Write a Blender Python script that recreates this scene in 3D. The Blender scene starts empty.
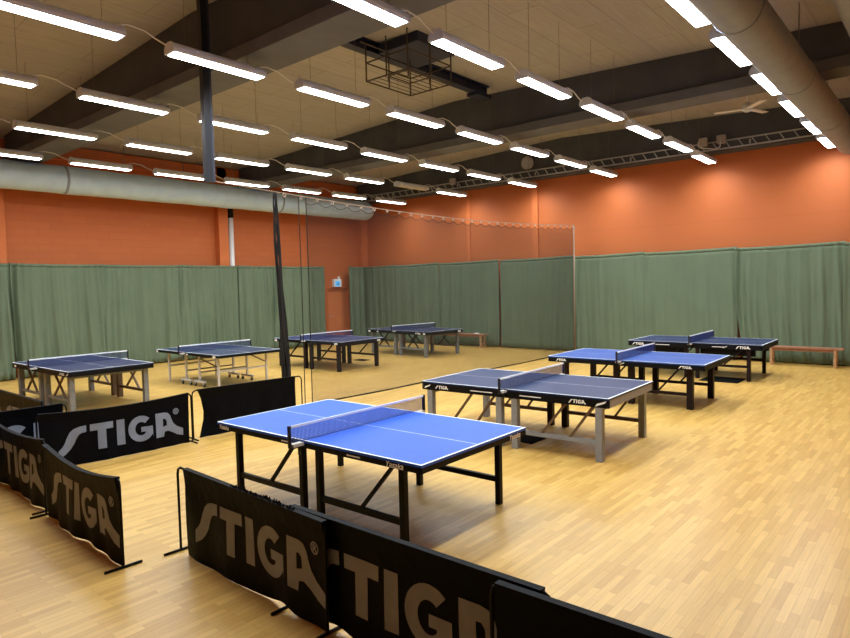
import bpy, bmesh, math, random
from mathutils import Vector, Matrix
R = random.Random(7)
SC = bpy.context.scene
COL = SC.collection
PI = math.pi

# ------------------------------------------------------------------ materials
def lin(c):
    return tuple(((v/255.0)/12.92 if v/255.0 <= .04045 else ((v/255.0+.055)/1.055)**2.4) for v in c)

def mat(name, col, rough=.5, metal=0, spec=.5, emit=None, estr=0, var=0, scale=8, bump=0, bscale=40, sheen=0):
    m = bpy.data.materials.new(name); m.use_nodes = True
    nt = m.node_tree; b = nt.nodes['Principled BSDF']
    c = lin(col)
    b.inputs['Base Color'].default_value = (*c, 1)
    b.inputs['Roughness'].default_value = rough
    b.inputs['Metallic'].default_value = metal
    b.inputs['Specular IOR Level'].default_value = spec
    if sheen: b.inputs['Sheen Weight'].default_value = sheen
    if emit:
        b.inputs['Emission Color'].default_value = (*lin(emit), 1)
        b.inputs['Emission Strength'].default_value = estr
    tc = nt.nodes.new('ShaderNodeTexCoord')
    if var:
        n = nt.nodes.new('ShaderNodeTexNoise'); n.inputs['Scale'].default_value = scale; n.inputs['Detail'].default_value = 4
        r = nt.nodes.new('ShaderNodeValToRGB')
        r.color_ramp.elements[0].position = .3; r.color_ramp.elements[1].position = .7
        r.color_ramp.elements[0].color = (*[v*(1-var) for v in c], 1)
        r.color_ramp.elements[1].color = (*[min(1, v*(1+var)) for v in c], 1)
        nt.links.new(tc.outputs['Object'], n.inputs['Vector'])
        nt.links.new(n.outputs['Fac'], r.inputs['Fac'])
        nt.links.new(r.outputs['Color'], b.inputs['Base Color'])
    if bump:
        n2 = nt.nodes.new('ShaderNodeTexNoise'); n2.inputs['Scale'].default_value = bscale; n2.inputs['Detail'].default_value = 3
        bp = nt.nodes.new('ShaderNodeBump'); bp.inputs['Strength'].default_value = bump; bp.inputs['Distance'].default_value = .02
        nt.links.new(tc.outputs['Object'], n2.inputs['Vector'])
        nt.links.new(n2.outputs['Fac'], bp.inputs['Height'])
        nt.links.new(bp.outputs['Normal'], b.inputs['Normal'])
    return m

def brick_mat(name, c1, c2, mortar, bw, rh, ms, rough, rot=(0, 0, 0), grain=None, gamt=.25, bump=.15, offset=.5, bias=0, spec=.5, coarse=0):
    m = bpy.data.materials.new(name); m.use_nodes = True
    nt = m.node_tree; b = nt.nodes['Principled BSDF']; N = nt.nodes.new; L = nt.links.new
    tc = N('ShaderNodeTexCoord'); mp = N('ShaderNodeMapping'); mp.inputs['Rotation'].default_value = rot
    L(tc.outputs['Object'], mp.inputs['Vector'])
    br = N('ShaderNodeTexBrick'); br.offset = offset
    br.inputs['Color1'].default_value = (*lin(c1), 1); br.inputs['Color2'].default_value = (*lin(c2), 1)
    br.inputs['Mortar'].default_value = (*lin(mortar), 1)
    br.inputs['Scale'].default_value = 1; br.inputs['Brick Width'].default_value = bw; br.inputs['Row Height'].default_value = rh
    br.inputs['Mortar Size'].default_value = ms; br.inputs['Mortar Smooth'].default_value = .1; br.inputs['Bias'].default_value = bias
    L(mp.outputs['Vector'], br.inputs['Vector'])
    out = br.outputs['Color']
    if grain:
        mp2 = N('ShaderNodeMapping'); mp2.inputs['Rotation'].default_value = rot; mp2.inputs['Scale'].default_value = grain
        L(tc.outputs['Object'], mp2.inputs['Vector'])
        n = N('ShaderNodeTexNoise'); n.inputs['Scale'].default_value = 1; n.inputs['Detail'].default_value = 5; n.inputs['Roughness'].default_value = .65
        L(mp2.outputs['Vector'], n.inputs['Vector'])
        r = N('ShaderNodeValToRGB'); r.color_ramp.elements[0].position = .25; r.color_ramp.elements[1].position = .75
        r.color_ramp.elements[0].color = (1-gamt, 1-gamt, 1-gamt*1.1, 1); r.color_ramp.elements[1].color = (1, 1, 1, 1)
        L(n.outputs['Fac'], r.inputs['Fac'])
        mx = N('ShaderNodeMix'); mx.data_type = 'RGBA'; mx.blend_type = 'MULTIPLY'; mx.inputs['Factor'].default_value = 1
        L(out, mx.inputs['A']); L(r.outputs['Color'], mx.inputs['B'])
        out = mx.outputs['Result']
    if coarse:
        n = N('ShaderNodeTexNoise'); n.inputs['Scale'].default_value = .55; n.inputs['Detail'].default_value = 3
        L(tc.outputs['Object'], n.inputs['Vector'])
        r = N('ShaderNodeValToRGB'); r.color_ramp.elements[0].position = .3; r.color_ramp.elements[1].position = .7
        r.color_ramp.elements[0].color = (1-coarse,)*3+(1,); r.color_ramp.elements[1].color = (1, 1, 1, 1)
        L(n.outputs['Fac'], r.inputs['Fac'])
        mx = N('ShaderNodeMix'); mx.data_type = 'RGBA'; mx.blend_type = 'MULTIPLY'; mx.inputs['Factor'].default_value = 1
        L(out, mx.inputs['A']); L(r.outputs['Color'], mx.inputs['B'])
        out = mx.outputs['Result']
    L(out, b.inputs['Base Color'])
    b.inputs['Roughness'].default_value = rough; b.inputs['Specular IOR Level'].default_value = spec
    if bump:
        bp = N('ShaderNodeBump'); bp.inputs['Strength'].default_value = bump; bp.inputs['Distance'].default_value = .01; bp.invert = True
        L(br.outputs['Fac'], bp.inputs['Height']); L(bp.outputs['Normal'], b.inputs['Normal'])
    return m

M = {}
M['floor'] = brick_mat('oak_parquet', (231, 188, 104), (206, 160, 80), (187, 142, 71), .44, .056, .0012, .34,
                       grain=(3, 60, 1), gamt=.22, bump=.04, offset=.37, spec=.45, coarse=.1)
M['wall'] = brick_mat('orange_block', (190, 106, 58), (186, 102, 55), (176, 96, 51), .60, .20, .006, .6, rot=(PI/2, 0, 0), bump=.25, spec=.3)
M['wallx'] = brick_mat('orange_panel', (186, 104, 57), (184, 102, 55), (174, 95, 51), 2.4, 6.5, .006, .6, rot=(PI/2, 0, PI/2), bump=.1, spec=.3)
M['pilaster'] = mat('orange_pilaster', (196, 110, 61), .6, var=.05, scale=3, spec=.3)
M['ceiling'] = brick_mat('ceiling_board', (176, 174, 175), (171, 169, 170), (142, 140, 141), 2.4, .6, .006, .85,
                         grain=(1.5, 40, 1), gamt=.25, bump=.2, spec=.15)
M['beam'] = mat('dark_beam', (74, 79, 88), .7, var=.14, scale=2.2, bump=.1, bscale=6, spec=.3)
M['flange'] = mat('beam_flange', (94, 98, 106), .7, var=.1, scale=3, spec=.3)
M['curtain'] = mat('green_curtain', (101, 116, 95), .85, var=.05, scale=1.5, spec=.15)
M['hem'] = mat('curtain_hem', (101, 116, 95), .85, spec=.15)
M['foil'] = mat('duct_foil', (190, 222, 255), .45, metal=.0, var=.07, scale=3.2, bump=.35, bscale=5)
M['duct'] = mat('galvanised', (138, 152, 174), .5, metal=.1, var=.07, scale=5)
M['duct_blue'] = mat('galvanised_blue', (140, 148, 156), .45, metal=.45, var=.06, scale=5)
M['housing'] = mat('lamp_housing', (202, 214, 234), .45)
M['lamp'] = mat('lamp_diffuser', (250, 250, 245), .5, emit=(255, 252, 246), estr=14)
M['lampoff'] = mat('lamp_unlit', (190, 188, 180), .5)
M['cable_w'] = mat('white_cable', (212, 216, 222), .5)
M['wire'] = mat('hanging_wire', (110, 104, 96), .5, metal=.5)
M['blk'] = mat('black_metal', (7, 7, 8), .5, spec=.15)
M['blkframe'] = mat('black_apron', (9, 10, 14), .5, spec=.15)
M['maroon'] = mat('maroon_wood', (28, 15, 17), .5, spec=.18, var=.1)
M['greywood'] = mat('grey_wood', (138, 141, 144), .55, var=.08, scale=12)
M['greywood2'] = mat('grey_wood_dull', (116, 117, 116), .55, var=.08, scale=12)
M['brace_brown'] = mat('brown_brace', (96, 72, 54), .5, var=.1)
M['whitemetal'] = mat('white_metal', (205, 200, 192), .4)
M['line'] = mat('white_line', (232, 238, 245), .5)
M['print'] = mat('white_print', (235, 235, 232), .5)
M['printgrey'] = mat('silver_print', (118, 130, 152), .5, var=.12, scale=6)
M['netpost'] = mat('net_post', (16, 18, 30), .4)
M['netcord'] = mat('net_cord', (30, 46, 108), .7)
M['nettape'] = mat('net_tape', (240, 246, 255), .6)
M['cover'] = mat('black_fabric', (6, 8, 14), .5, var=.15, scale=5, bump=.3, bscale=11, spec=.06)
M['benchwood'] = mat('bench_wood', (150, 104, 78), .5, var=.12, scale=9)
M['benchleg'] = mat('bench_leg', (176, 136, 98), .5, var=.1, scale=9)
M['navy'] = mat('navy_steel', (20, 27, 54), .5, var=.1)
M['cage'] = mat('cage_rod', (74, 64, 54), .5, metal=.3)
M['tray'] = mat('tray_steel', (165, 170, 180), .5)
M['boxgrey'] = mat('grey_box', (165, 160, 160), .5)
M['rope'] = mat('net_rope', (150, 128, 108), .7)
M['net'] = mat('divider_net', (44, 43, 42), .8, spec=.1)
M['ring'] = mat('white_ring', (172, 152, 136), .5)
M['door'] = mat('orange_door', (204, 120, 72), .5, var=.05, scale=2)
M['doorframe'] = mat('door_frame', (194, 116, 70), .5)
M['signblue'] = mat('sign_blue', (90, 180, 240), .4, emit=(90, 180, 240), estr=.5)
M['signwhite'] = mat('sign_white', (235, 240, 245), .4)
M['signdark'] = mat('sign_dark', (40, 110, 180), .4)
M['mat'] = mat('black_patch', (9, 9, 10), .9, spec=.1)
M['cloth'] = mat('white_cloth', (235, 232, 228), .8)
M['pipe'] = mat('white_pipe', (215, 213, 212), .4)
M['caster'] = mat('caster_rubber', (30, 30, 32), .5)
M['pole'] = mat('dark_pole', (18, 21, 32), .45)
M['polegrey'] = mat('grey_rail', (50, 54, 68), .45)
for k, c in dict(b1=(38, 92, 208), b2=(28, 46, 84), b3=(46, 80, 150), b4=(32, 46, 82), b5=(40, 50, 80), b6=(36, 52, 76), b7=(34, 44, 84), b8=(32, 42, 76)).items():
    M[k] = mat('blue_top_'+k, c, .42, spec=.28, var=.04, scale=3)

# ------------------------------------------------------------------ mesh helpers
class MB:
    def __init__(s): s.bm = bmesh.new(); s.mats = []; s.cur = 0
    def m(s, key):
        mm = M[key]
        if mm not in s.mats: s.mats.append(mm)
        s.cur = s.mats.index(mm); return s
    def _poly(s, vs, faces):
        v = [s.bm.verts.new(p) for p in vs]
        for f in faces:
            try: fc = s.bm.faces.new([v[i] for i in f]); fc.material_index = s.cur
            except ValueError: pass
        return v
    def box(s, a, b):
        x0, y0, z0 = a; x1, y1, z1 = b
        s._poly([(x0,y0,z0),(x1,y0,z0),(x1,y1,z0),(x0,y1,z0),(x0,y0,z1),(x1,y0,z1),(x1,y1,z1),(x0,y1,z1)],
                [(3,2,1,0),(4,5,6,7),(0,1,5,4),(1,2,6,5),(2,3,7,6),(3,0,4,7)]); return s
    def bar(s, p, q, w, h=None, up=(0, 0, 1)):
        h = h or w; p = Vector(p); q = Vector(q); d = (q-p).normalized(); up = Vector(up)
        if abs(d.dot(up)) > .99: up = Vector((0, 1, 0))
        x = d.cross(up).normalized(); y = x.cross(d).normalized()
        c = [(-w/2,-h/2),(w/2,-h/2),(w/2,h/2),(-w/2,h/2)]
        s._poly([o+x*a+y*b for o in (p, q) for a, b in c], [(3,2,1,0),(4,5,6,7),(0,1,5,4),(1,2,6,5),(2,3,7,6),(3,0,4,7)]); return s
    def tube(s, pts, r, n=8, cap=True):
        pts = [Vector(p) for p in pts]; rings = []; prev = None
        for i, p in enumerate(pts):
            d = (pts[min(i+1, len(pts)-1)]-pts[max(i-1, 0)]).normalized()
            if prev is None:
                a = Vector((0, 0, 1)) if abs(d.z) < .9 else Vector((0, 1, 0)); x = d.cross(a).normalized()
            else:
                x = (prev-d*prev.dot(d)).normalized()
            prev = x; y = d.cross(x)
            rr = r[i] if isinstance(r, (list, tuple)) else r
            rings.append([s.bm.verts.new(p+x*rr*math.cos(2*PI*k/n)+y*rr*math.sin(2*PI*k/n)) for k in range(n)])
        for a, b in zip(rings, rings[1:]):
            for k in range(n):
                f = s.bm.faces.new((a[k], a[(k+1)%n], b[(k+1)%n], b[k])); f.material_index = s.cur; f.smooth = n > 6
        if cap:
            f = s.bm.faces.new(rings[0][::-1]); f.material_index = s.cur
            f = s.bm.faces.new(rings[-1]); f.material_index = s.cur
        return s
    def ext(s, prof, axis, a, b, smooth=False):
        """extrude a 2-D profile (list of (p,q)) along axis from a to b"""
        def P(p, q, t): return {'x': (t, p, q), 'y': (p, t, q), 'z': (p, q, t)}[axis]
        n = len(prof)
        v = [s.bm.verts.new(P(p, q, a)) for p, q in prof]+[s.bm.verts.new(P(p, q, b)) for p, q in prof]
        for k in range(n):
            f = s.bm.faces.new((v[k], v[(k+1)%n], v[n+(k+1)%n], v[n+k])); f.material_index = s.cur; f.smooth = smooth
        f = s.bm.faces.new(v[:n][::-1]); f.material_index = s.cur
        f = s.bm.faces.new(v[n:]); f.material_index = s.cur
        return s
    def grid(s, fn, nu, nv, smooth=True, closed_u=False):
        g = [[s.bm.verts.new(fn(i/nu, j/nv)) for j in range(nv+1)] for i in range(nu+1)]
        for i in range(nu):
            for j in range(nv):
                f = s.bm.faces.new((g[i][j], g[i+1][j], g[i+1][j+1], g[i][j+1])); f.material_index = s.cur; f.smooth = smooth
        return g
    def build(s, name, parent=None, bevel=0, fix=True, solid=0):
        if fix: bmesh.ops.recalc_face_normals(s.bm, faces=s.bm.faces)
        me = bpy.data.meshes.new(name); s.bm.to_mesh(me); s.bm.free()
        for mm in s.mats: me.materials.append(mm)
        o = bpy.data.objects.new(name, me); COL.objects.link(o)
        if parent: o.parent = parent
        if solid:
            md = o.modifiers.new('thickness', 'SOLIDIFY'); md.thickness = solid; md.offset = 0
        if bevel:
            md = o.modifiers.new('bevel', 'BEVEL'); md.width = bevel; md.segments = 2; md.limit_method = 'ANGLE'
        return o

def B(key): return MB().m(key)

def tag(o, label, cat, group=None, kind=None):
    o['label'] = label; o['category'] = cat
    if group: o['group'] = group
    if kind: o['kind'] = kind
    return o
def thing(name, label, cat, loc=(0, 0, 0), rz=0, group=None):
    o = bpy.data.objects.new(name, None); COL.objects.link(o); o.empty_display_size = .1
    o.location = loc; o.rotation_euler = (0, 0, rz)
    return tag(o, label, cat, group)
def structure(o, label=None):
    o['kind'] = 'structure'
    if label: o['label'] = label
    return o
def copy_tree(o, parent=None):
    c = o.copy(); COL.objects.link(c)
    if parent: c.parent = parent
    for ch in list(o.children): copy_tree(ch, c)
    return c

# ------------------------------------------------------------------ lettering
def arc(cx, cy, r, a0, a1, n, ry=None):
    ry = ry or r
    return [(cx+r*math.cos(math.radians(a0+(a1-a0)*i/n)), cy+ry*math.sin(math.radians(a0+(a1-a0)*i/n))) for i in range(n+1)]
GL = {
 'S': ([[(0,-.1),(0,.2),(.12,.29),(.22,.42),(.32,.64),(.42,.82),(.56,.93),(.76,.985),(1.0,1.0),(1.0,.74),(.84,.73),(.74,.68),(.66,.56),(.57,.36),(.44,.17),(.26,.02)]], 1.0),
 'T': ([[(0,1),(.84,1),(.84,.74),(.57,.74),(.57,0),(.27,0),(.27,.74),(0,.74)]], .84),
 'I': ([[(0,0),(.3,0),(.3,1),(0,1)]], .3),
 'G': ([arc(.5,.5,.5,48,330,22,.52)+[(.95,.1),(.95,.56),(.5,.56),(.5,.36),(.66,.36),(.66,.27)]+arc(.5,.5,.23,-40,-312,16,.27)], .95),
 'A': ([[(0,0),(0,1),(.38,1),(.52,.96),(.61,.85),(.66,.68),(.74,.5),(.9,.34),(1.18,.2),(1.18,-.1),(.92,-.02),(.7,.12),(.5,.22),(.36,.2),(.33,0)],
        [(.3,.42),(.46,.46),(.45,.66),(.39,.74),(.3,.74)]], 1.18),
}
def curve_mesh(polys):
    cu = bpy.data.curves.new('tmp', 'CURVE'); cu.dimensions = '2D'; cu.fill_mode = 'BOTH'
    for pl in polys:
        sp = cu.splines.new('POLY'); sp.points.add(len(pl)-1)
        for k, (x, y) in enumerate(pl): sp.points[k].co = (x, y, 0, 1)
        sp.use_cyclic_u = True
    return obj_mesh(cu)
def obj_mesh(cu):
    o = bpy.data.objects.new('tmp', cu); COL.objects.link(o)
    dg = bpy.context.evaluated_depsgraph_get(); dg.update()
    me = bpy.data.meshes.new_from_object(o.evaluated_get(dg))
    v = [tuple(x.co) for x in me.vertices]; f = [tuple(p.vertices) for p in me.polygons]
    bpy.data.objects.remove(o); bpy.data.curves.remove(cu); bpy.data.meshes.remove(me)
    return v, f
_cache = {}
def stiga():
    if 'st' in _cache: return _cache['st']
    V = []; F = []; x = 0
    for ch in 'STIGA':
        polys, w = GL[ch]
        v, f = curve_mesh(polys); n = len(V)
        V += [(a+x, b) for a, b, c in v]; F += [tuple(i+n for i in q) for q in f]
        x += w+.13
    _cache['st'] = (V, F, x-.13); return _cache['st']
def text(txt, shear=0):
    if (txt, shear) in _cache: return _cache[(txt, shear)]
    cu = bpy.data.curves.new('tmp', 'FONT'); cu.body = txt; cu.size = 1.4; cu.shear = shear; cu.offset = .03
    v, f = obj_mesh(cu); V = [(a, b) for a, b, c in v]
    mx = max(a for a, b in V)
    _cache[(txt, shear)] = (V, f, mx); return _cache[(txt, shear)]
def letters(mb, src, fn, h, u0, v0, cut=0, shear=0):
    """src=(V,F,width) in cap-height units; fn(u,v)->xyz"""
    V, F, w = src
    bm = bmesh.new(); vs = [bm.verts.new((a+shear*b, b, 0)) for a, b in V]
    for f in F:
        try: bm.faces.new([vs[i] for i in f])
        except ValueError: pass
    if cut:
        for ax, hi in ((0, w+1), (1, 1.2)):
            t = -.2
            while t < hi:
                no = (1, 0, 0) if ax == 0 else (0, 1, 0)
                bmesh.ops.bisect_plane(bm, geom=bm.verts[:]+bm.edges[:]+bm.faces[:], plane_co=(t, t, 0), plane_no=no); t += cut
    bm.verts.index_update()
    mv = [mb.bm.verts.new(fn(u0+v.co.x*h, v0+v.co.y*h)) for v in bm.verts]
    for f in bm.faces:
        try:
            q = mb.bm.faces.new([mv[v.index] for v in f.verts]); q.material_index = mb.cur
        except ValueError: pass
    bm.free()

# ================================================================== ROOM
XR, YL, XB, YN = 17.6, 18.2, -1.6, -1.3
RIDGE, ZR, SL = 9.1, 6.38, .042
def zc(y): return ZR-SL*abs(y-RIDGE)
structure(B('floor').box((XB-.2, YN-.2, -.1), (XR+.2, YL+.5, 0)).build('floor'), 'light oak strip parquet sports floor')
# ceiling, a shallow gable
cb = B('ceiling')
ys = [(YN-.2, zc(YN-.2)), (RIDGE, ZR), (YL+.2, zc(YL+.2))]
cb.ext([(y, z) for y, z in ys]+[(y, z+.12) for y, z in ys[::-1]], 'x', XB-.2, XR+.2)
structure(cb.build('ceiling'), 'beige board ceiling with a shallow ridge')
# left wall (with the door niche) : front face at y = YL
DX0, DX1, DZ = 15.71, 16.78, 2.06
ztl = zc(YL)-.01
wl = B('wall')
wl.box((XB, YL, 0), (DX0, YL+.3, ztl)).box((DX1, YL, 0), (XR, YL+.3, ztl)).box((DX0, YL, DZ), (DX1, YL+.3, ztl))
structure(wl.build('wall_left'), 'orange block wall behind the left-hand green curtains')
gab = [(YN, 0), (YL+.3, 0), (YL+.3, zc(YL+.2)-.04), (RIDGE, ZR-.01), (YN, zc(YN)-.01)]
structure(B('wallx').ext(gab, 'x', XR, XR+.2).build('wall_right'), 'orange far wall behind the right-hand green curtains')
structure(B('wallx').ext(gab, 'x', XB-.2, XB).build('wall_back'), 'orange wall behind the viewer')
structure(B('wall').box((XB, YN-.2, 0), (XR, YN, zc(YN)-.01)).build('wall_near'), 'orange wall on the near side')
structure(B('pilaster').box((4.85, 17.95, 0), (5.21, YL, ztl)).build('trim_1', bevel=.01), 'orange pilaster at the left picture edge')
structure(B('pilaster').box((11.08, 17.95, 0), (11.42, YL, ztl)).build('trim_2', bevel=.01), 'orange pilaster beside the white pipe')
structure(B('pilaster').box((17.3, 17.9, 0), (XR, YL, 5.3)).build('trim_3', bevel=.01), 'orange corner pilaster')
structure(B('pilaster').box((17.54, 10.2, 0), (XR, 10.42, 5.3)).build('trim_4', bevel=.01), 'slim orange pilaster on far wall')
structure(B('pilaster').box((17.56, 12.86, 0), (XR, 13.0, 5.3)).build('trim_5', bevel=.01), 'slim orange batten on far wall')
structure(B('wall').box((5.85, 17.95, 5.62), (XR-.55, YL, 5.97)).build('trim_6'), 'dark orange strip at the top of left wall')
# door
d = structure(B('door').box((DX0+.07, YL+.1, 0.005), (DX1-.07, YL+.15, DZ-.09)).build('door_1', bevel=.004), 'plain orange door in a niche between the curtains')
B('doorframe').box((DX0, YL+.07, 0), (DX0+.065, YL+.19, DZ)).box((DX1-.065, YL+.07, 0), (DX1, YL+.19, DZ)).box((DX0+.065, YL+.07, DZ-.085), (DX1-.065, YL+.19, DZ)).build('door_frame', d)
B('tray').box((DX0+.12, YL+.04, 1.0), (DX0+.24, YL+.065, 1.02)).box((DX0+.12, YL+.065, 1.0), (DX0+.14, YL+.1, 1.02)).build('door_handle', d)

# beams
def beam(i, x0, x1, label):
    zb = 5.33
    b = B('beam')
    pr = [(YN, zb+.02), (YL-.26, zb+.02), (YL-.26, zc(YL-.26)), (RIDGE, ZR), (YN, zc(YN))]
    b.ext(pr, 'x', x0+.05, x1-.05)
    b.m('flange').box((x0-.03, YN, zb-.0), (x1+.03, YL-.26, zb+.18))
    return structure(b.build('trim_%d' % i, bevel=.01), label)
beam(7, 5.23, 5.83, 'dark grey ceiling beam, the nearer one')
beam(8, 11.83, 12.38, 'dark grey ceiling beam, the middle one')
bc = B('beam')
bc.ext([(YN, 5.3), (YL-.31, 5.3), (YL-.31, zc(YL-.31)), (RIDGE, ZR), (YN, zc(YN))], 'x', 17.1, 17.53)
structure(bc.build('trim_9'), 'dark grey ceiling beam along the far wall')

# ================================================================== CURTAINS
def curtain(name, p0, p1, z0, ztop0, ztop1, label, seed, amp=.028, folds=5, gather=(0, 0), sag=.02, group='green curtains', hang=0):
    p0 = Vector((*p0, 0)); p1 = Vector((*p1, 0)); o_ = (seed % 2)*.022; L = (p1-p0).length; d = (p1-p0)/L; n = Vector((d.y, -d.x, 0))
    rr = random.Random(seed)
    ph = [(rr.uniform(.7, 1.3)*folds*(1+k*1.7), rr.uniform(0, 6.28), amp*(.55**k), rr.uniform(-.5, .5)) for k in range(4)]
    sh = [(rr.uniform(.05, .95), rr.uniform(.012, .03), rr.uniform(.4, 1.1), rr.uniform(-.35, .35)) for k in range(max(2, int(L*1.6)))]
    ga, gb = gather
    def fn(u, v):
        w = 1-v
        y = o_
        for f, p, a, sk in ph: y += a*(.35+.65*w)*math.sin(2*PI*f*(u+sk*.12*w)+p)
        for c, wd, am, sl in sh:
            t = (u-c-sl*w*.25)/wd
            y += amp*1.5*am*math.exp(-t*t)*(.3+.7*w)
        if ga:  y += amp*1.5*ga*math.exp(-u*9)*math.sin(u*90+w*5)
        if gb:  y += amp*1.5*gb*math.exp(-(1-u)*9)*math.sin(u*90-w*5)
        zt = ztop0+(ztop1-ztop0)*u-sag*math.sin(PI*u)
        uu = u
        if hang: uu = u+hang*w*w*(1-u)*.06
        return p0+d*(uu*L)+n*y+Vector((0, 0, z0+(zt-z0)*v))
    nu = max(24, int(L*34))
    t = tag(_cm(fn, nu).build(name, solid=.006), label, 'curtain', group)
    hb = B('hem')
    hb.grid(lambda u, v: fn(u, .972+.028*v)+n*.0055, nu, 2)
    hb.build('top_hem', t, solid=.003)
    return t
def _cm(fn, nu):
    mb = MB().m('curtain'); mb.grid(fn, nu, 18); return mb
YC, XC = 17.84, 17.34
lw = [((2.6, YC), (5.24, YC), 'green curtain panel at the left edge of the picture, before the first pilaster'),
      ((5.19, YC), (7.41, YC), 'green curtain with slanting folds behind the leftmost table with grey legs'),
      ((7.37, YC), (9.66, YC), 'green curtain between the leftmost table and the white-legged roller table'),
      ((9.62, YC), (11.08, YC), 'narrow green curtain on left wall ending at the pilaster with white pipe'),
      ((11.04, YC), (11.66, YC), 'crumpled narrow green curtain strip draped under the white vertical pipe'),
      ((11.62, YC), (13.05, YC), 'green curtain between the white vertical pipe and the hanging net bundle'),
      ((13.0, YC), (15.22, YC), 'green curtain on left wall next to the orange door, seen through net'),
      ((16.5, YC), (17.37, YC), 'narrow green curtain between the orange door and the far corner')]
for i, (a, b, l) in enumerate(lw):
    curtain('curtain', a, b, .03, 2.88+.01*(i % 2), 2.88, l, 10+i, amp=.06 if i != 4 else .03, folds=3 if i != 4 else 4, gather=(1, .4) if i == 1 else (.3, .3), hang=(1 if i == 1 else 0), sag=.015)
rw = [(17.83, 16.2, 'green curtain on the far wall directly behind the farthest table, starting at the corner'),
      (16.2, 14.08, 'green curtain behind the far table with grey legs, second from the door corner'),
      (14.08, 11.56, 'green curtain behind the far low bench, ending at an orange gap'),
      (11.5, 8.87, 'green curtain seen through the net, between orange gap and light net pole'),
      (8.87, 6.7, 'green curtain just right of the light net pole'),
      (6.72, 4.33, 'green curtain behind the dark blue table with two white logos'),
      (4.4, 2.03, 'green curtain with slanting folds behind the right-hand wooden bench'),
      (2.07, -.6, 'green curtain at the right edge of the picture')]
for i, (a, b, l) in enumerate(rw):
    curtain('curtain', (XC, a), (XC, b), .03, 2.87, 2.90, l, 40+i, amp=.024, folds=5, gather=(1.2, 1.0) if i == 6 else (.2, .2), hang=(1.5 if i == 6 else .0), sag=.012)

# ================================================================== DUCTS, PIPE
t = thing('ventilation_duct', 'thick silvery wrapped duct along the top of the left wall', 'duct', (0, 17.3, 4.97))
pts = []; rad = []
x = -1.2
while x < 16.85:
    pts.append((x, 0, 0)); rad.append(.345+.004*math.sin(x*7)+.004*math.sin(x*3.1)); x += .2
for k in range(9):
    a = k/8*PI/2; pts.append((16.85+.42*math.sin(a), 0, -.03*k/8)); rad.append(.345*math.cos(a)+.004)
B('foil').tube(pts, rad, 28).build('duct_sleeve', t)
for xj in (2.2, 6.35, 12.9): B('duct').tube([(xj-.03, 0, 0), (xj+.03, 0, 0)], .362, 28).build('joint_band', t)
for xj in (3.9, 7.9, 9.6, 14.4): B('wire').bar((xj, 0, .34), (xj, 0, zc(17.3)-4.97), .015).build('hanger_rod', t)

def duct(name, lab, y, z, r, x0, x1, key):
    t = thing(name, lab, 'duct', (0, y, z))
    pts = [(x0, 0, 0)]; rad = [r]; x = x0+.5
    while x < x1-.1: pts.append((x, 0, 0)); rad.append(r); x += .5
    for k in range(7):
        a = k/6*PI/2; pts.append((x1+.12*math.sin(a), 0, 0)); rad.append(r*(.55+.45*math.cos(a)))
    B(key).tube(pts, rad, 32).build('duct_pipe', t)
    x = 1.4
    while x < x1-.3:
        B(key).tube([(x-.025, 0, 0), (x+.025, 0, 0)], r+.008, 32).build('joint_band', t); x += 3.0
    x = 2.9
    while x < x1-.5:
        if not any(a-.1 < x < b+.1 for a, b in ((5.2, 5.86), (11.8, 12.41))):
            B('wire').bar((x, 0, r), (x, 0, zc(y)-z), .012).build('hanger_rod', t)
        x += 2.6
    return t
duct('ventilation_duct', 'round beige-grey metal duct beside the rightmost row of lights', 1.86, 4.96, .255, -1.2, 16.4, 'duct')
duct('ventilation_duct', 'bluish metal duct cut by the upper right corner of the picture', .83, 5.0, .24, -1.2, 10.2, 'duct_blue')

t = thing('downpipe', 'white vertical pipe with top painted dark as shade beside the left wall pilaster', 'pipe', (11.56, 18.03, 0))
B('pipe').tube([(0, 0, 0), (0, 0, 4.42)], .085, 16).build('pipe_shaft', t)
B('blk').tube([(0, 0, 4.42), (0, 0, 5.1)], .1, 16).build('pipe_shaded_top', t)  # black sleeve paints the shade on the upper end of the white pipe

# ================================================================== LIGHT FIXTURES
ROWS = [(15.4, 'in row beside silver wall duct'), (12.75, 'in second row from silver wall duct'),
        (10.1, 'in third row from silver wall duct'), (7.5, 'in fourth row from silver wall duct'),
        (4.88, 'in second row from beige round duct'), (2.33, 'in row beside beige round duct')]
ORD = ['first from far wall', 'second from far wall', 'third from far wall', 'fourth from far wall', 'fifth from far wall', 'sixth from far wall', 'seventh from far wall', 'eighth from far wall']
LL = 1.37; PITCH = 1.968
prof = [(-.1, 0), (-.112, .03), (-.105, .07), (-.08, .105), (-.045, .125), (.045, .125), (.08, .105), (.105, .07), (.112, .03), (.1, 0)]
base = {}
def fixture_meshes():
    h = B('housing').ext(prof, 'x', .02, LL-.02).build('housing'); base['housing'] = h
    e = B('housing')
    big = [(y*1.06, z*1.08-.004) for y, z in prof]
    e.ext(big, 'x', 0, .02)
    base['end_cap'] = e.build('end_cap')
    base['diffuser'] = B('lamp').box((.035, -.088, -.012), (LL-.035, .088, -.001)).build('diffuser')
    c = B('cable_w')
    c.tube([(LL-.1, 0, .125), (LL-.03, 0, .155), (LL+.08, 0, .18), (LL+.28, 0, .16), (LL+.38, 0, .115), (PITCH-.07, 0, .07), (PITCH-.055, 0, .06)], .008, 6)
    base['power_cable'] = c.build('power_cable')
fixture_meshes()
LD = bpy.data.lights.new('lamp_light', 'AREA'); LD.shape = 'RECTANGLE'; LD.size = LL-.24; LD.size_y = .17
LD.energy = 30; LD.color = (.84, .94, 1); LD.spread = math.radians(157)
protos = {k: v for k, v in base.items()}
used = set()
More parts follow.
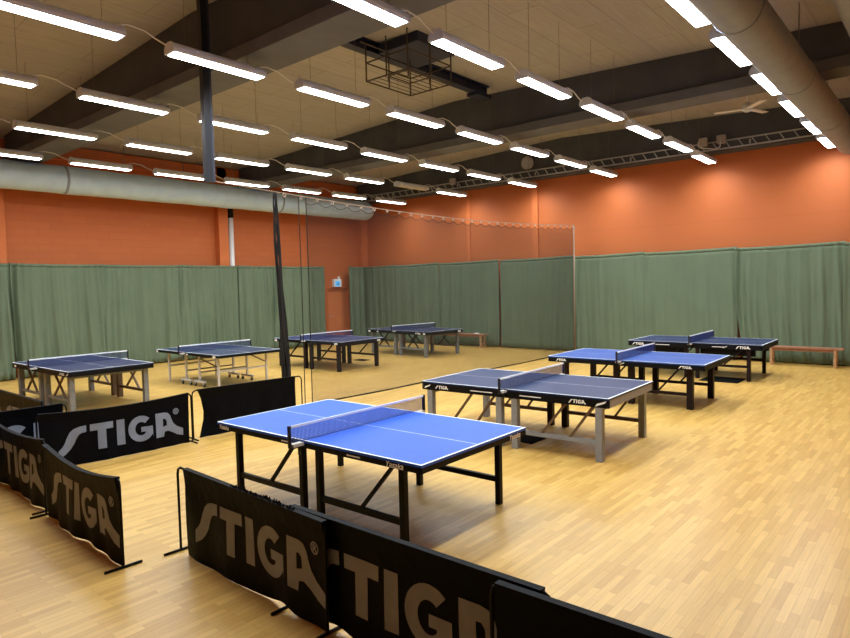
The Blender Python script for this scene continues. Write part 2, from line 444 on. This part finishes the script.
def put(key, parent, name=None, loc=(0, 0, 0), rz=0):
    o = protos[key]
    if key in used: o = o.copy(); COL.objects.link(o)
    used.add(key)
    o.parent = parent; o.location = loc; o.rotation_euler = (0, 0, rz); o.name = name or key
    return o
for ri, (y, rl) in enumerate(ROWS):
    off = (-.13, -.07, 0, .06, .07, .42)[ri]
    zl = 5.06
    for k in range(7, -1, -1):
        x = 2.02+off+PITCH*k if ri < 5 else 8.38+1.885*(k-3)
        jx = R.uniform(-.015, .015); jy = R.uniform(-.03, .03); jr = R.uniform(-.008, .008)
        unlit = (ri == 1 and k == 6)
        lab = ('unlit' if unlit else 'lit')+' fluorescent light, '+ORD[7-k]+', '+rl
        t = thing('fluorescent_light', lab, 'ceiling light', (x+jx, y+jy, zl), jr, 'suspended fluorescent lights')
        put('housing', t); put('end_cap', t); put('end_cap', t, loc=(LL, 0, 0), rz=PI)
        dd = put('diffuser', t)
        if unlit:
            dd.parent = None; bpy.data.objects.remove(dd)
            B('lampoff').box((.035, -.088, -.012), (LL-.035, .088, -.001)).build('diffuser', t)
        if not unlit:
            la = bpy.data.objects.new('lamp_light', LD); COL.objects.link(la); la.parent = t; la.location = (LL/2, 0, -.016)
        if k < 7:
            pc = put('power_cable', t)
            if ri == 5: pc.scale = (.955, 1, 1)
        for wx in (.22, min(LL-.22, 16.85-(x+jx))):
            ztop = zc(y)
            ax = x+jx+wx
            for a, b in ((5.19, 5.87), (11.79, 12.42)):
                if a < ax < b: ztop = 5.33
            if ri == 3 and 7.9 < ax < 9.1: ztop = 6.115
            B('wire').bar((wx, 0, .12), (wx, 0, ztop-zl), .004).build('suspension_wire', t)

# ================================================================== TABLES
L2, W2, HT = 1.37, .7625, .76
def netpart(t, z0=HT, w=.915, h=.1525):
    nb = B('netcord')
    n = 122
    for i in range(n+1):
        x = -w+2*w*i/n; nb.bar((x, 0, z0+.002), (x, 0, z0+h-.018), .003)
    for j in range(11):
        z = z0+.004+(h-.026)*j/10; nb.bar((-w, 0, z), (w, 0, z), .003)
    nb.build('net', t)
    B('nettape').box((-w, -.006, z0+h-.02), (w, .006, z0+h+.001)).build('net_tape', t)
    for s in (-1, 1):
        p = B('netpost').box((s*w-.012, -.014, z0-.035), (s*w+.012, .014, z0+h+.004)).build('net_post', t, bevel=.003)
        c = B('netpost'); x0, x1 = sorted((s*(W2-.05), s*(w)))
        c.box((x0, -.02, z0-.05), (x1, .02, z0-.032))
        c.m('whitemetal').box((min(s*(W2+.02), s*(w-.02)), -.03, z0-.036), (max(s*(W2+.02), s*(w-.02)), .03, z0-.01))
        c.m('netpost').tube([(s*(W2+.05), 0, z0-.12), (s*(W2+.05), 0, z0-.045)], .012, 8)
        c.build('net_clamp', p)

def table(label, pos, rz, top, legkey, ap, legw, ins, railz, braces, prints, endkey='blkframe', lines=True, railkey=None, gap=.004, inner=False, bkey=None, farbrace=True, farleg=None):
    t = thing('table_tennis_table', label, 'table tennis table', (pos[0], pos[1], 0), rz, 'table tennis tables')
    railkey = railkey or legkey; bkey = bkey or railkey
    zt0 = HT-.022
    for s in (1, -1):
        m = B(top)
        y0, y1 = (gap, L2) if s > 0 else (-L2, -gap)
        m.box((-W2+.001, y0+.001, zt0), (W2-.001, y1-.001, HT-.0015))
        z = HT-.0014
        def quad(a, b, key): m.m(key); m.box((a[0], a[1], z), (b[0], b[1], HT))
        lw = .02; cw = .0035
        ye0, ye1 = (y0, y1-lw) if s > 0 else (y0+lw, y1)
        quad((-W2, y0), (-W2+lw, y1), 'line'); quad((W2-lw, y0), (W2, y1), 'line')
        quad((-W2+lw, L2-lw) if s > 0 else (-W2+lw, -L2), (W2-lw, L2) if s > 0 else (W2-lw, -L2+lw), 'line')
        quad((-cw, ye0), (cw, ye1), 'line')
        quad((-W2+lw, ye0), (-cw, ye1), top); quad((cw, ye0), (W2-lw, ye1), top)
        m.build('table_top', t)
        a = B('blkframe'); zb = HT-ap; e = .004; th = .03
        a.box((-W2+e, y0, zb), (-W2+e+th, y1-e if s > 0 else y1, zt0)).box((W2-e-th, y0, zb), (W2-e, y1-e if s > 0 else y1, zt0))
        ya = (L2-e-th, L2-e) if s > 0 else (-L2+e, -L2+e+th)
        a.m(endkey).box((-W2+e, ya[0]-.0, zb), (W2-e, ya[1], zt0))
        a.m('blkframe')
        yi = (y0, y0+th) if s > 0 else (y1-th, y1)
        a.box((-W2+e+th, yi[0], zb), (W2-e-th, yi[1], zt0))
        if inner: a.box((-W2+.12, y0+.15, HT-inner), (-W2+.15, y1-.15, zt0)).box((W2-.15, y0+.15, HT-inner), (W2-.12, y1-.15, zt0))
        a.build('apron', t)
        zl = HT-ap if not inner else HT-ap
        yo, yn_ = s*(L2-ins[1]), s*(.115 if legw < .09 else .13)
        for sx in (-1, 1):
            x = sx*(W2-ins[0])
            for yy in (yo, yn_):
                k = legkey
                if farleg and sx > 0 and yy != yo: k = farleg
                B(k).box((x-legw/2, yy-legw/2, 0), (x+legw/2, yy+legw/2, zl)).build('leg', t, bevel=.004)
            ya_, yb_ = sorted((yo, yn_))
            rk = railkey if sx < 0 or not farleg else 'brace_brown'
            B(rk).box((x-.018, ya_+legw/2, railz-.025), (x+.018, yb_-legw/2, railz+.025)).build('rail', t)
            for (f0, f1) in (braces if sx < 0 or farbrace else []):
                # fractions along the half measured from its +y end
                hi, lo = (L2-ins[1]-.03, .15) if s > 0 else (-.15, -L2+ins[1]+.03)
                p = (x+.001, hi+(lo-hi)*f0, railz); q = (x+.001, hi+(lo-hi)*f1, HT-ap-.002)
                B(bkey).bar(p, q, .026, .034, up=(1, 0, 0)).build('brace', t)
        for yy in (yo,):
            B(railkey).box((-W2+ins[0]+legw/2, yy-.018, HT-ap-.05), (W2-ins[0]-legw/2, yy+.018, HT-ap-.002)).build('cross_rail', t)
    netpart(t)
    # prints on apron : side 'L' is x=-W2 (the long side facing the viewer), 'E' the y=-L2 end
    for (side, kind, u, h) in prints:
        e = .002
        zc_ = HT-.022-(ap-.022)/2
        if side == 'L':   fn = lambda a, b: (-W2+.004-e, -a, b)
        elif side == 'E': fn = lambda a, b: (a, -L2+.004-e, b)
        mb = B('print')
        if kind == 'STIGA':
            s_ = stiga(); letters(mb, s_, fn, h, u, zc_-h*.45, shear=.12)
            nm = 'lettering'
        elif kind == 'mark':
            mb._poly([fn(u, zc_-h*.5), fn(u+h*1.6, zc_+h*.1), fn(u+h*1.9, zc_+h*.5), fn(u+h*.35, zc_-h*.02)], [(0, 1, 2, 3)]); nm = 'sticker'
        elif kind == 'strip':
            mb._poly([fn(u, zc_-.006), fn(u+h, zc_-.006), fn(u+h, zc_+.006), fn(u, zc_+.006)], [(0, 1, 2, 3)]); nm = 'print_strip'
        elif kind == 'tab':
            mb._poly([fn(u, zc_-h*.5), fn(u+h*2.4, zc_-h*.5), fn(u+h*2.4, zc_+h*.5), fn(u, zc_+h*.5)], [(0, 1, 2, 3)]); nm = 'sticker'
        else:
            s_ = text(kind, .25); letters(mb, s_, fn, h, u, zc_-h*.4); nm = 'lettering'
        mb.build(nm, t, fix=False)
    return t

P = [(4.2532, 4.4432, .014), (7.5061, 4.4551, .0393), (11.0282, 4.423, .0194), (14.5875, 4.375, .0155),
     (4.9391, 13.069, .0146), (7.8244, 12.9798, -.0028), (11.1326, 12.9526, .0001), (14.666, 12.9724, -.1001)]
# u on 'L' runs from -L2 (left, +y end) to +L2 (right, -y end); on 'E' from -W2 to +W2
table('bright blue table tennis table with slim black legs, nearest, just behind the black barriers', P[0][:2], P[0][2], 'b1', 'blk', .07, .055, (.08, .26), .24, [(.5, .93)],
      [('L', 'Yasaka', .99, .05), ('L', 'Yasaka', -1.34, .044), ('E', 'Yasaka', .47, .05), ('L', 'strip', .55, .16), ('L', 'strip', -.32, .16)], farbrace=False)
table('dark blue table tennis table with grey wooden legs beside the bright blue one', P[1][:2], P[1][2], 'b2', 'greywood', .115, .085, (.05, .13), .22, [(.3, .62), (.66, .95)],
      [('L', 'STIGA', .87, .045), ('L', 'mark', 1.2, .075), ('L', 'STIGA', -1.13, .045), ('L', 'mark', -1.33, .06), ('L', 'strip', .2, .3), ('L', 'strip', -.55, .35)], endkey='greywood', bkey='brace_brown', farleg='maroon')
table('mid blue table tennis table with thick dark maroon legs, between two darker tables', P[2][:2], P[2][2], 'b3', 'maroon', .10, .095, (.17, .27), .24, [(.45, .85)],
      [('L', 'STIGA', .97, .042), ('L', 'STIGA', -1.2, .04), ('L', 'mark', -.02, .05)], bkey='maroon')
table('dark navy table tennis table with two white logos, nearest the right-hand bench', P[3][:2], P[3][2], 'b4', 'maroon', .115, .07, (.06, .26), .3, [(.5, .9)],
      [('L', 'STIGA', .88, .055), ('L', 'STIGA', -1.27, .055), ('L', 'strip', .42, .26), ('L', 'mark', .62, .05), ('L', 'strip', -.85, .4)], inner=.25)
table('leftmost table tennis table, dark blue on light grey wooden legs, behind the lettered barriers', P[4][:2], P[4][2], 'b5', 'greywood2', .10, .09, (.1, .16), .22, [(.25, .75), (.8, .35)],
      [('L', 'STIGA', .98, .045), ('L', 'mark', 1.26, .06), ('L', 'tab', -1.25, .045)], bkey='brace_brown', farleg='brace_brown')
table('dark blue table tennis table with black-brown legs in front of the orange door', P[6][:2], P[6][2], 'b7', 'maroon', .085, .085, (.1, .2), .3, [(.35, .8)],
      [('L', 'tab', 1.12, .05), ('L', 'tab', -1.32, .045), ('E', 'tab', .5, .05)])
table('farthest table tennis table with grey legs before the low bench, seen through the net', P[7][:2], P[7][2], 'b8', 'greywood2', .10, .085, (.1, .16), .24, [(.25, .7), (.75, .3)],
      [('L', 'STIGA', .86, .05), ('L', 'tab', 1.2, .04), ('L', 'tab', -1.33, .05), ('L', 'tab', -.9, .035), ('E', 'tab', .55, .045)], bkey='maroon')

# the wheeled table
t = thing('table_tennis_table', 'wheeled table tennis table on thin white tube legs with castors', 'table tennis table', (P[5][0], P[5][1], 0), P[5][2], 'table tennis tables')
for s in (1, -1):
    y0, y1 = (.004, L2) if s > 0 else (-L2, -.004)
    m = B('b6'); m.box((-W2+.001, y0+.001, HT-.02), (W2-.001, y1-.001, HT-.0015))
    lw = .02
    def q(a, b, k): m.m(k); m.box((a[0], a[1], HT-.0014), (b[0], b[1], HT))
    q((-W2, y0), (-W2+lw, y1), 'line'); q((W2-lw, y0), (W2, y1), 'line')
    ye = (y1-lw, y1) if s > 0 else (y0, y0+lw)
    q((-W2+lw, ye[0]), (W2-lw, ye[1]), 'line')
    yi = (y0, y1-lw) if s > 0 else (y0+lw, y1)
    q((-.0035, yi[0]), (.0035, yi[1]), 'line'); q((-W2+lw, yi[0]), (-.0035, yi[1]), 'b6'); q((.0035, yi[0]), (W2-lw, yi[1]), 'b6')
    m.build('table_top', t)
    a = B('blkframe')
    for sx in (-1, 1): a.box((sx*(W2-.02)-.014, y0, HT-.065), (sx*(W2-.02)+.014, y1, HT-.02))
    a.box((-W2+.034, ye[0]-.01 if s > 0 else ye[0]+.004, HT-.065), (W2-.034, ye[1]-.004 if s > 0 else ye[1]+.01, HT-.02))
    a.build('apron', t)
    for sx in (-1, 1):
        x = sx*.6
        B('whitemetal').box((x-.022, s*1.05-.022, 0), (x+.022, s*1.05+.022, HT-.02)).build('leg', t, bevel=.006)
        l = B('whitemetal').box((x-.022, s*.28-.022, .13), (x+.022, s*.28+.022, HT-.02)).build('leg', t, bevel=.006)
        bz = B('whitemetal').box((x-.03, s*.28-.22, .085), (x+.03, s*.28+.22, .13)).build('foot_bar', t, bevel=.008)
        for yy in (-.18, .18):
            c = B('caster'); c.tube([(x-.013, s*.28+yy, .037), (x+.013, s*.28+yy, .037)], .037, 14)
            c.m('whitemetal').box((x-.02, s*.28+yy-.012, .04), (x-.0145, s*.28+yy+.012, .086)).box((x+.0145, s*.28+yy-.012, .04), (x+.02, s*.28+yy+.012, .086))
            c.build('castor', bz)
    B('whitemetal').box((-.578, s*1.05-.015, .36), (.578, s*1.05+.015, .40)).build('cross_rail', t)
    B('greywood').box((-.578, s*.28-.015, .3), (.578, s*.28+.015, .33)).build('cross_rail', t)
    for sx in (-1, 1):
        B('brace_brown').bar((sx*.6, s*1.0, .48), (sx*.6, s*.34, .62), .018, .03, up=(1, 0, 0)).build('brace', t)
netpart(t)
for (u, h) in ((1.1, .045), (-1.34, .04), (0.02, .03)):
    mb = B('print'); x = -W2+.005
    zc_ = HT-.043
    mb._poly([(x, -u, zc_-h/2), (x, -(u+h*2.4), zc_-h/2), (x, -(u+h*2.4), zc_+h/2), (x, -u, zc_+h/2)], [(0, 1, 2, 3)])
    mb.build('sticker', t, fix=False)

# ================================================================== BARRIERS
def barrier(label, p0, p1, seed, logo=True, H=.695, u0=.07, u1=None, sag=0, bow=0, tu=.2, th=.36, tz=.17, foot=(.14, .14), wav=.012, fringe=False, twist=0, z0=.004, lift=()):
    dx, dy = p1[0]-p0[0], p1[1]-p0[1]; L = math.hypot(dx, dy)
    t = thing('court_barrier', label, 'barrier', (p0[0], p0[1], 0), math.atan2(dy, dx), 'black fabric court barriers')
    u1 = u1 or L-.04
    rr = random.Random(seed)
    wv = [(rr.uniform(1.5, 3.2)*(k+1), rr.uniform(0, 6.28), wav/(1+k*.7), rr.uniform(-1.5, 1.5)) for k in range(4)]
    def rail_y(u): return bow*math.sin(PI*u/L)
    def rail_z(u): return H-sag*math.sin(PI*u/L)
    def zbot(u): return z0+.004*(1+math.sin(u*3+seed))+sum(.03*math.exp(-((u-c)/.12)**2) for c in lift)
    def off(u, f):   # displacement of the cloth, f = 0 top .. 1 bottom
        y = sum(a*math.sin(w*u*2+p+sk*f*2) for w, p, a, sk in wv)*(.08+.92*f)*min(1, f*3)
        if twist: y += twist*math.exp(-(u-u0)*7)*math.sin(f*PI)
        return y
    def fab(u, f, side):
        zt = rail_z(u)+.012; zb = zbot(u)
        wd = .017*max(0, 1-f*6)+.004
        uu = u
        if twist: uu = u+twist*1.5*math.exp(-(u-u0)*7)*math.sin(f*PI)*1.3
        return Vector((uu, rail_y(u)+off(u, f)-side*wd, zt+(zb-zt)*f))
    # frame
    n = 16
    pts = [(0, rail_y(0), .02), (0, rail_y(0), H-.06), (.012, rail_y(0), H-.02), (.05, rail_y(.05), rail_z(.05))]
    for k in range(1, n): pts.append((L*k/n if 0 < k < n else 0, rail_y(L*k/n), rail_z(L*k/n)))
    pts += [(L-.05, rail_y(L-.05), rail_z(L-.05)), (L-.012, rail_y(L), H-.02), (L, rail_y(L), H-.06), (L, rail_y(L), .02)]
    B('blk').tube(pts, .0105, 8).build('frame', t)
    for x in (0, L):
        B('blk').tube([(x, -foot[0], .011), (x, foot[1], .011)], .011, 8).build('foot', t)
    c = B('cover'); nu, nv = int(L*28), 12
    rows = []
    fs = [0, .03, .07, .12]+[.12+.88*k/10 for k in range(1, 11)]
    for i in range(nu+1):
        u = u0+(u1-u0)*i/nu
        rows.append([c.bm.verts.new(fab(u, f, 1)) for f in fs]+[c.bm.verts.new(fab(u, f, -1)) for f in fs[::-1]])
    m = len(rows[0])
    for i in range(nu):
        for j in range(m):
            f = c.bm.faces.new((rows[i][j], rows[i+1][j], rows[i+1][(j+1) % m], rows[i][(j+1) % m])); f.smooth = j not in (len(fs)-1, m-1)
    c.bm.faces.new(rows[0]); c.bm.faces.new(rows[-1][::-1])
    c.bm.edges.ensure_lookup_table()
    for e in c.bm.edges:
        if any(not f.smooth for f in e.link_faces): e.smooth = False
    cov = c.build('cover', t)
    def onfab(u, v):
        f = (rail_z(u)+.012-v)/(rail_z(u)+.012-zbot(u))
        p = fab(u, f, 1); p.y -= .004; return p
    if logo:
        s_ = stiga(); h = th
        sx = 1.0
        l = B('printgrey'); letters(l, s_, lambda u, v: onfab(u, v), h, tu, tz, cut=.16)
        l.build('lettering', cov, fix=False)
        r_ = B('printgrey'); letters(r_, text('®'), lambda u, v: onfab(u, v), .075, tu+s_[2]*h-.14, tz+th*.86)
        r_.build('registered_mark', cov, fix=False)
    if fringe:
        fb = B('cover'); u = fringe[0]
        while u < fringe[1]:
            z = rail_z(u)+.014; y = rail_y(u)
            for _ in range(2):
                q = (u+R.uniform(-.015, .015), y+R.uniform(-.02, .01), z+R.uniform(.006, .028))
                a = (u-.012, y-.018, z-.02); b = (u+.012, y-.018, z-.02); cc = (u, y+.018, z-.02)
                fb._poly([a, b, cc, q], [(0, 1, 3), (1, 2, 3), (2, 0, 3), (0, 2, 1)])
            u += .017
        o = fb.build('frayed_edge', cov)
    return t
barrier('black lettered barrier in the foreground with free left pole and frayed top edge', (2.5, 4.8), (2.42, 2.9), 3, u0=.13, u1=1.9, tu=.3, th=.335, tz=.19, fringe=(.85, 1.6), wav=.012, lift=(1.44,))
barrier('black lettered barrier in the foreground overlapped at both ends by other barriers', (2.48, 3.36), (2.48, 1.4), 5, tu=.17, th=.35, tz=.17, wav=.008, lift=(.46, 1.68))
barrier('plain black barrier at the bottom edge, right of the lettered foreground pair', (2.41, 1.68), (2.43, -.25), 8, logo=False, wav=.008, u0=.03, lift=(.28,))
barrier('black lettered barrier standing upright behind the gap, facing the viewer across the court', (2.58, 8.22), (4.47, 8.12), 11, tu=.21, th=.325, tz=.16, sag=.045, wav=.02, u0=.02)
barrier('plain black barrier behind the near left corner of the bright blue table', (4.56, 8.25), (6.38, 8.1), 14, logo=False, wav=.02, twist=.05, u0=.08, u1=1.7)
barrier('dark lettered barrier at left whose right foot shows on the bare floor', (2.12, 6.62), (2.06, 4.85), 17, tu=.15, th=.325, tz=.17, sag=.085, wav=.015, u0=.05)
barrier('black lettered barrier cut by the left picture edge, joined to the one with visible foot', (2.19, 8.6), (2.17, 6.72), 21, tu=.22, th=.34, tz=.17, sag=.055, wav=.016)
barrier('black barrier at left showing only its last letter, behind the two joined ones', (1.16, 8.86), (3.1, 8.76), 25, tu=.3, th=.35, tz=.16, wav=.008)
barrier('farthest black barrier at the left edge, running towards the leftmost table', (2.95, 11.0), (2.95, 9.1), 28, tu=.3, th=.34, tz=.18, wav=.012)

# ================================================================== BENCHES, FLOOR PATCHES
def bench(label, x, y0, y1, h=.455, ov=.16):
    t = thing('bench', label, 'bench', (x, (y0+y1)/2, 0))
    l = (y1-y0)/2
    B('benchwood').box((-.14, -l, h-.04), (.14, l, h)).build('seat', t, bevel=.006)
    B('benchwood').box((-.09, -l+ov+.03, h-.1), (.09, l-ov-.03, h-.04)).build('apron', t)
    for s in (-1, 1):
        y = s*(l-ov)
        B('benchleg').box((-.13, y-.028, 0), (-.07, y+.028, h-.04)).build('leg', t, bevel=.004)
        B('benchleg').box((.07, y-.028, 0), (.13, y+.028, h-.04)).build('leg', t, bevel=.004)
        B('benchleg').box((-.07, y-.02, .1), (.07, y+.02, .15)).build('stretcher', t)
bench('brown wooden bench against the green curtain at right, beside the navy table', 16.98, 2.0, 3.62)
bench('low brown wooden bench against the far curtain, partly hidden by the farthest table', 16.98, 11.85, 14.5)
cl = MB().m('cloth'); cl.grid(lambda u, v: Vector((16.9+.1*v, 12.12+.18*u, .46+.03*math.sin(PI*u)*math.sin(PI*v)+.004)), 8, 6)
tag(cl.build('cloth', solid=.006), 'small folded white cloth lying on the far low bench', 'cloth')
def floor_patch(label, x, y, a, b, rz=0):  # thin black slab laid flat on the floor
    o = B('mat').box((-a/2, -b/2, 0), (a/2, b/2, .012)).build('floor_patch', bevel=.003)
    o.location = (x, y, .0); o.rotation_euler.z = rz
    tag(o, label, 'mat', 'black floor patches')
floor_patch('thin black patch on the floor under the navy table with two logos', 13.9, 3.75, .7, .75)
floor_patch('thin black patch on the floor under the dark blue table with grey legs', 7.35, 4.5, .55, .5)
floor_patch('small black patch on the floor beside the table in front of the door', 12.5, 13.1, .3, .45)

# ================================================================== DIVIDER NET
NY = 8.8
t = thing('hanging_post', 'dark square post hanging from the nearer ceiling beam', 'post', (5.06, 8.42, 3.69))
B('pole').box((-.05, -.05, 0), (.05, .05, zc(8.45)-3.69-.005)).build('post_shaft', t, bevel=.004)
B('polegrey').box((.052, -.05, 0), (.085, .0, zc(8.45)-3.69-.005)).build('side_rail', t, bevel=.004)
# (the net rope is fixed to its foot)
t = thing('divider_net', 'fine dark dividing net hung from a hooked rope across the hall', 'net', (0, NY, 0))
ZN = 3.78
def ropez(x): return ZN-.17*math.sin(PI*(x-5.5)/(17.25-5.5))
B('rope').tube([(5.1, -.38, 3.72)]+[(5.52+(17.18-5.52)*k/60, 0, ropez(5.52+(17.22-5.52)*k/60)) for k in range(61)], .009, 6).build('rope', t)
rp = B('ring').tube([(.022*math.cos(a*PI/6), 0, .022*math.sin(a*PI/6)) for a in range(13)], .007, 6)
r0 = rp.build('ring', t)
xs = [6.7+.36*k for k in range(30)]
for i, x in enumerate(xs):
    r = r0
    if i: r = r0.copy(); COL.objects.link(r)
    r.location = (x, 0, ropez(x)-.03); r.scale = (1, 1, 1) if i % 3 else (1.3, 1, 1.3)
nb = B('net')
x = 7.16; CELL = .02
def topz(x):
    ph = ((x-6.7) % .36)/.36
    return ropez(x)-.06-.07*math.sin(PI*ph)
while x < 17.2:
    nb.bar((x, 0, .02), (x, 0, topz(x)), .0023); x += CELL
z = .02
while z < 3.56:
    nb.bar((7.16, 0, z), (17.2, 0, z), .0023); z += CELL
nb.m('net')
pt = []
x = 7.16
while x < 17.2: pt.append((x, 0, topz(x))); x += .06
nb.tube(pt, .006, 5)
nb.build('mesh', t)
B('blk').tube([(6.55, .0, .012), (7.4, .12, .012), (9, .03, .012), (11, .06, .012), (14, -.05, .012), (17.2, 0, .012)], .013, 6).build('bottom_hem', t)
for x in (7.16, 7.0):
    B('net').tube([(x, 0, ropez(x)-.02), (x+.01, .0, 2), (x, 0, .03)], .009, 6).build('edge_cord', t)
# gathered end of the net
bd = B('net')
for k in range(9):
    a = k/9*2*PI; pts = []
    for j in range(24):
        v = j/23; zz = ropez(6.55)-.02-(3.55)*v
        rad = .012+.05*math.sin(min(1, v*1.1)*PI*.62)*(1 if k % 2 else .75)
        pts.append((6.5+.12*v+rad*math.cos(a+v*1.5)+.02*math.sin(v*9+k), rad*math.sin(a+v*1.5), zz))
    bd.tube(pts, [.008+.02*(j/23)*(.6+.4*math.sin(j+k)) for j in range(24)], 7)
bd.build('gathered_end', t)

t = thing('net_pole', 'slim light pole at the far wall holding the end of the net', 'pole', (17.22, NY, 0))
B('rope').tube([(0, 0, .012), (0, 0, 3.78)], .022, 10).build('pole_shaft', t)
B('rope').tube([(0, 0, 0), (0, 0, .012)], .06, 14).build('base_plate', t)
B('ring').bar((-.06, 0, 3.72), (.03, 0, 3.72), .03).build('rope_hook', t)

# ================================================================== CABLE TRAY + BOXES
t = thing('cable_tray', 'grey ladder cable tray along the dark beam above the far wall', 'cable tray', (17.06, 0, 5.34))
for z in (0, .19):
    B('tray').box((-.02, -1.0, z), (.02, 17.6, z+.03)).build('side_rail', t)
rg = B('tray').bar((0, -.05, .03), (0, .05, .19), .02, .05, up=(1, 0, 0)).build('rung', t)
y = -.6; first = True
while y < 17.5:
    r = rg
    if not first: r = rg.copy(); COL.objects.link(r)
    first = False
    r.location = (0, y, 0); y += .3
for yy in (1, 4, 7, 10, 13, 16): B('tray').box((.02, yy-.02, .05), (.04, yy+.02, .16)).build('bracket', t)

def jbox(label, y, z, two=False):
    t = thing('junction_box', label, 'junction box', (16.96, y, z), 0, 'junction boxes over the tray')
    B('boxgrey').box((-.06, -.1, 0), (.06, .1, .2)).build('box_body', t, bevel=.01)
    B('boxgrey').tube([(0, -.06, 0), (0, -.06, -.02)], .02, 8).build('gland', t)
jbox('left one of two small grey boxes on the far cable tray', 5.05, 5.47)
jbox('right one of two small grey boxes on the far cable tray', 4.62, 5.47)
jbox('small grey box on the cable tray near the net divider top, far left', 13.1, 5.47)
t = thing('loudspeaker', 'round grey loudspeaker mounted on the far ceiling beam', 'speaker', (16.93, 10.2, 5.78))
B('boxgrey').tube([(.0, 0, 0), (.16, 0, 0)], [.2, .16], 22).build('speaker_body', t)
B('tray').tube([(-.02, 0, 0), (.0, 0, 0)], .15, 22).build('grille', t)
t = thing('conduit_loop', 'thin white conduit loop hanging below the paired junction boxes', 'conduit', (16.86, 4.82, 5.36))
B('cable_w').tube([(0, .32, .22), (0, .32, .1), (0, .25, .05), (0, .05, -.0), (0, -.1, -.03), (0, -.2, .02), (0, -.2, .22)], .014, 7).build('conduit', t)

# ================================================================== CEILING FAN
t = thing('ceiling_fan', 'white ceiling fan hanging between the two far beams', 'fan', (14.3, 3.4, 5.56))
B('cable_w').tube([(0, 0, .1), (0, 0, zc(3.4)-5.56)], .014, 8).build('down_rod', t)
B('cable_w').tube([(0, 0, -.06), (0, 0, -.02), (0, 0, .08), (0, 0, .13)], [.05, .1, .1, .03], 18).build('motor_hub', t)
for k in range(3):
    a = 2*PI*k/3-.35
    d = Vector((math.cos(a), math.sin(a), 0))
    B('cable_w').bar(d*.1, d*.62, .13, .012).build('blade', t)

# ================================================================== CAGE UNDER THE CEILING
t = thing('steel_beam', 'navy steel beam spanning between the two nearer ceiling beams', 'beam', (0, 7.85, 6.12))
zt = zc(7.85)-6.12
sb = B('navy').box((5.8, -.09, 0), (11.4, .09, .025)).box((5.8, -.02, .025), (11.4, .02, zt-.025)).box((5.8, -.09, zt-.025), (11.4, .09, zt))
sb.build('girder', t)
B('navy').box((8.0, -1.0, .0), (9.0, -.12, zc(6.9)-6.12)).build('hoist_housing', t, bevel=.01)
B('navy').box((10.9, -.14, -.07), (11.4, .14, 0)).build('end_shoe', t)
t = thing('wire_cage', 'brown open rod cage hanging from the navy steel beam', 'cage', (8.06, 7.1, 5.5))
cx, cy = .55, .46
def loop(mb, a, b, z, r): mb.bar((-a, -b, z), (a, -b, z), r).bar((-a, b, z), (a, b, z), r).bar((-a, -b, z), (-a, b, z), r).bar((a, -b, z), (a, b, z), r)
m = B('cage'); loop(m, cx, cy, 0, .018); m.build('bottom_hoop', t)
m = B('cage'); loop(m, cx, cy, .3, .018); m.build('upper_hoop', t)
m = B('cage'); loop(m, .27, .22, .1, .016); m.build('inner_hoop', t)
for x, y in ((-cx, -cy), (cx, -cy), (-cx, cy), (cx, cy), (0, cy), (0, -cy), (-cx, 0), (cx, 0)):
    top = .62
    B('cage').bar((x, y, 0), (x, y, top), .018).build('upright', t)
m = B('cage')
for k in range(1, 7): m.bar((-cx, -cy+2*cy*k/7, 0), (cx, -cy+2*cy*k/7, 0), .008)
m.build('bottom_wires', t)
B('cage').bar((-cx-.1, cy+.02, .63), (cx+.3, cy+.02, .63), .02).build('top_rail', t)
for x, y in ((-.27, -.22), (.27, -.22), (.27, .22), (-.27, .22)): B('cage').bar((x, y, 0), (x, y, .1), .018).build('upright', t)

# ================================================================== EXIT SIGN
t = thing('emergency_sign', 'small lit blue and white sign above the orange door', 'sign', (16.14, YL, 2.12))
B('signwhite').box((-.19, -.11, .0), (.19, 0, .3)).build('sign_box', t, bevel=.008)
B('signblue').box((-.13, -.118, .03), (.10, -.111, .22)).build('sign_panel', t)
B('signdark').box((-.03, -.122, .08), (.03, -.1185, .15)).build('pictogram', t)
B('signwhite').box((.06, -.1, .3), (.12, -.03, .4)).build('lamp_arm', t)

# ================================================================== CAMERA + WORLD
cam = bpy.data.cameras.new('camera'); co = bpy.data.objects.new('camera', cam); COL.objects.link(co)
cam.sensor_width = 36; cam.lens = 629.24*36/850; cam.clip_start = .05
f, h, yaw, pit, rol = 629.2363, 2.1136, .7063, .0539, -.0232
yaw = .70630; 
fw = Vector((math.cos(pit)*math.cos(yaw), math.cos(pit)*math.sin(yaw), -math.sin(pit)))
r = Vector((math.sin(yaw), -math.cos(yaw), 0)); u = r.cross(fw)
r2 = r*math.cos(rol)+u*math.sin(rol); u2 = -r*math.sin(rol)+u*math.cos(rol)
mw = Matrix(((r2.x, u2.x, -fw.x, 0), (r2.y, u2.y, -fw.y, 0), (r2.z, u2.z, -fw.z, h), (0, 0, 0, 1)))
co.matrix_world = mw
SC.camera = co
w = bpy.data.worlds.new('world'); SC.world = w; w.use_nodes = True
w.node_tree.nodes['Background'].inputs['Color'].default_value = (.5, .5, .5, 1)
w.node_tree.nodes['Background'].inputs['Strength'].default_value = .02
SC.view_settings.view_transform = 'Standard'; SC.view_settings.look = 'None'; SC.view_settings.gamma = 1
SC.view_settings.use_curve_mapping = False
SC.view_settings.exposure = 0.33
SC.cycles.use_denoising = True
SC.cycles.max_bounces = 8; SC.cycles.diffuse_bounces = 5; SC.cycles.transparent_max_bounces = 12
SC.cycles.sample_clamp_indirect = 8
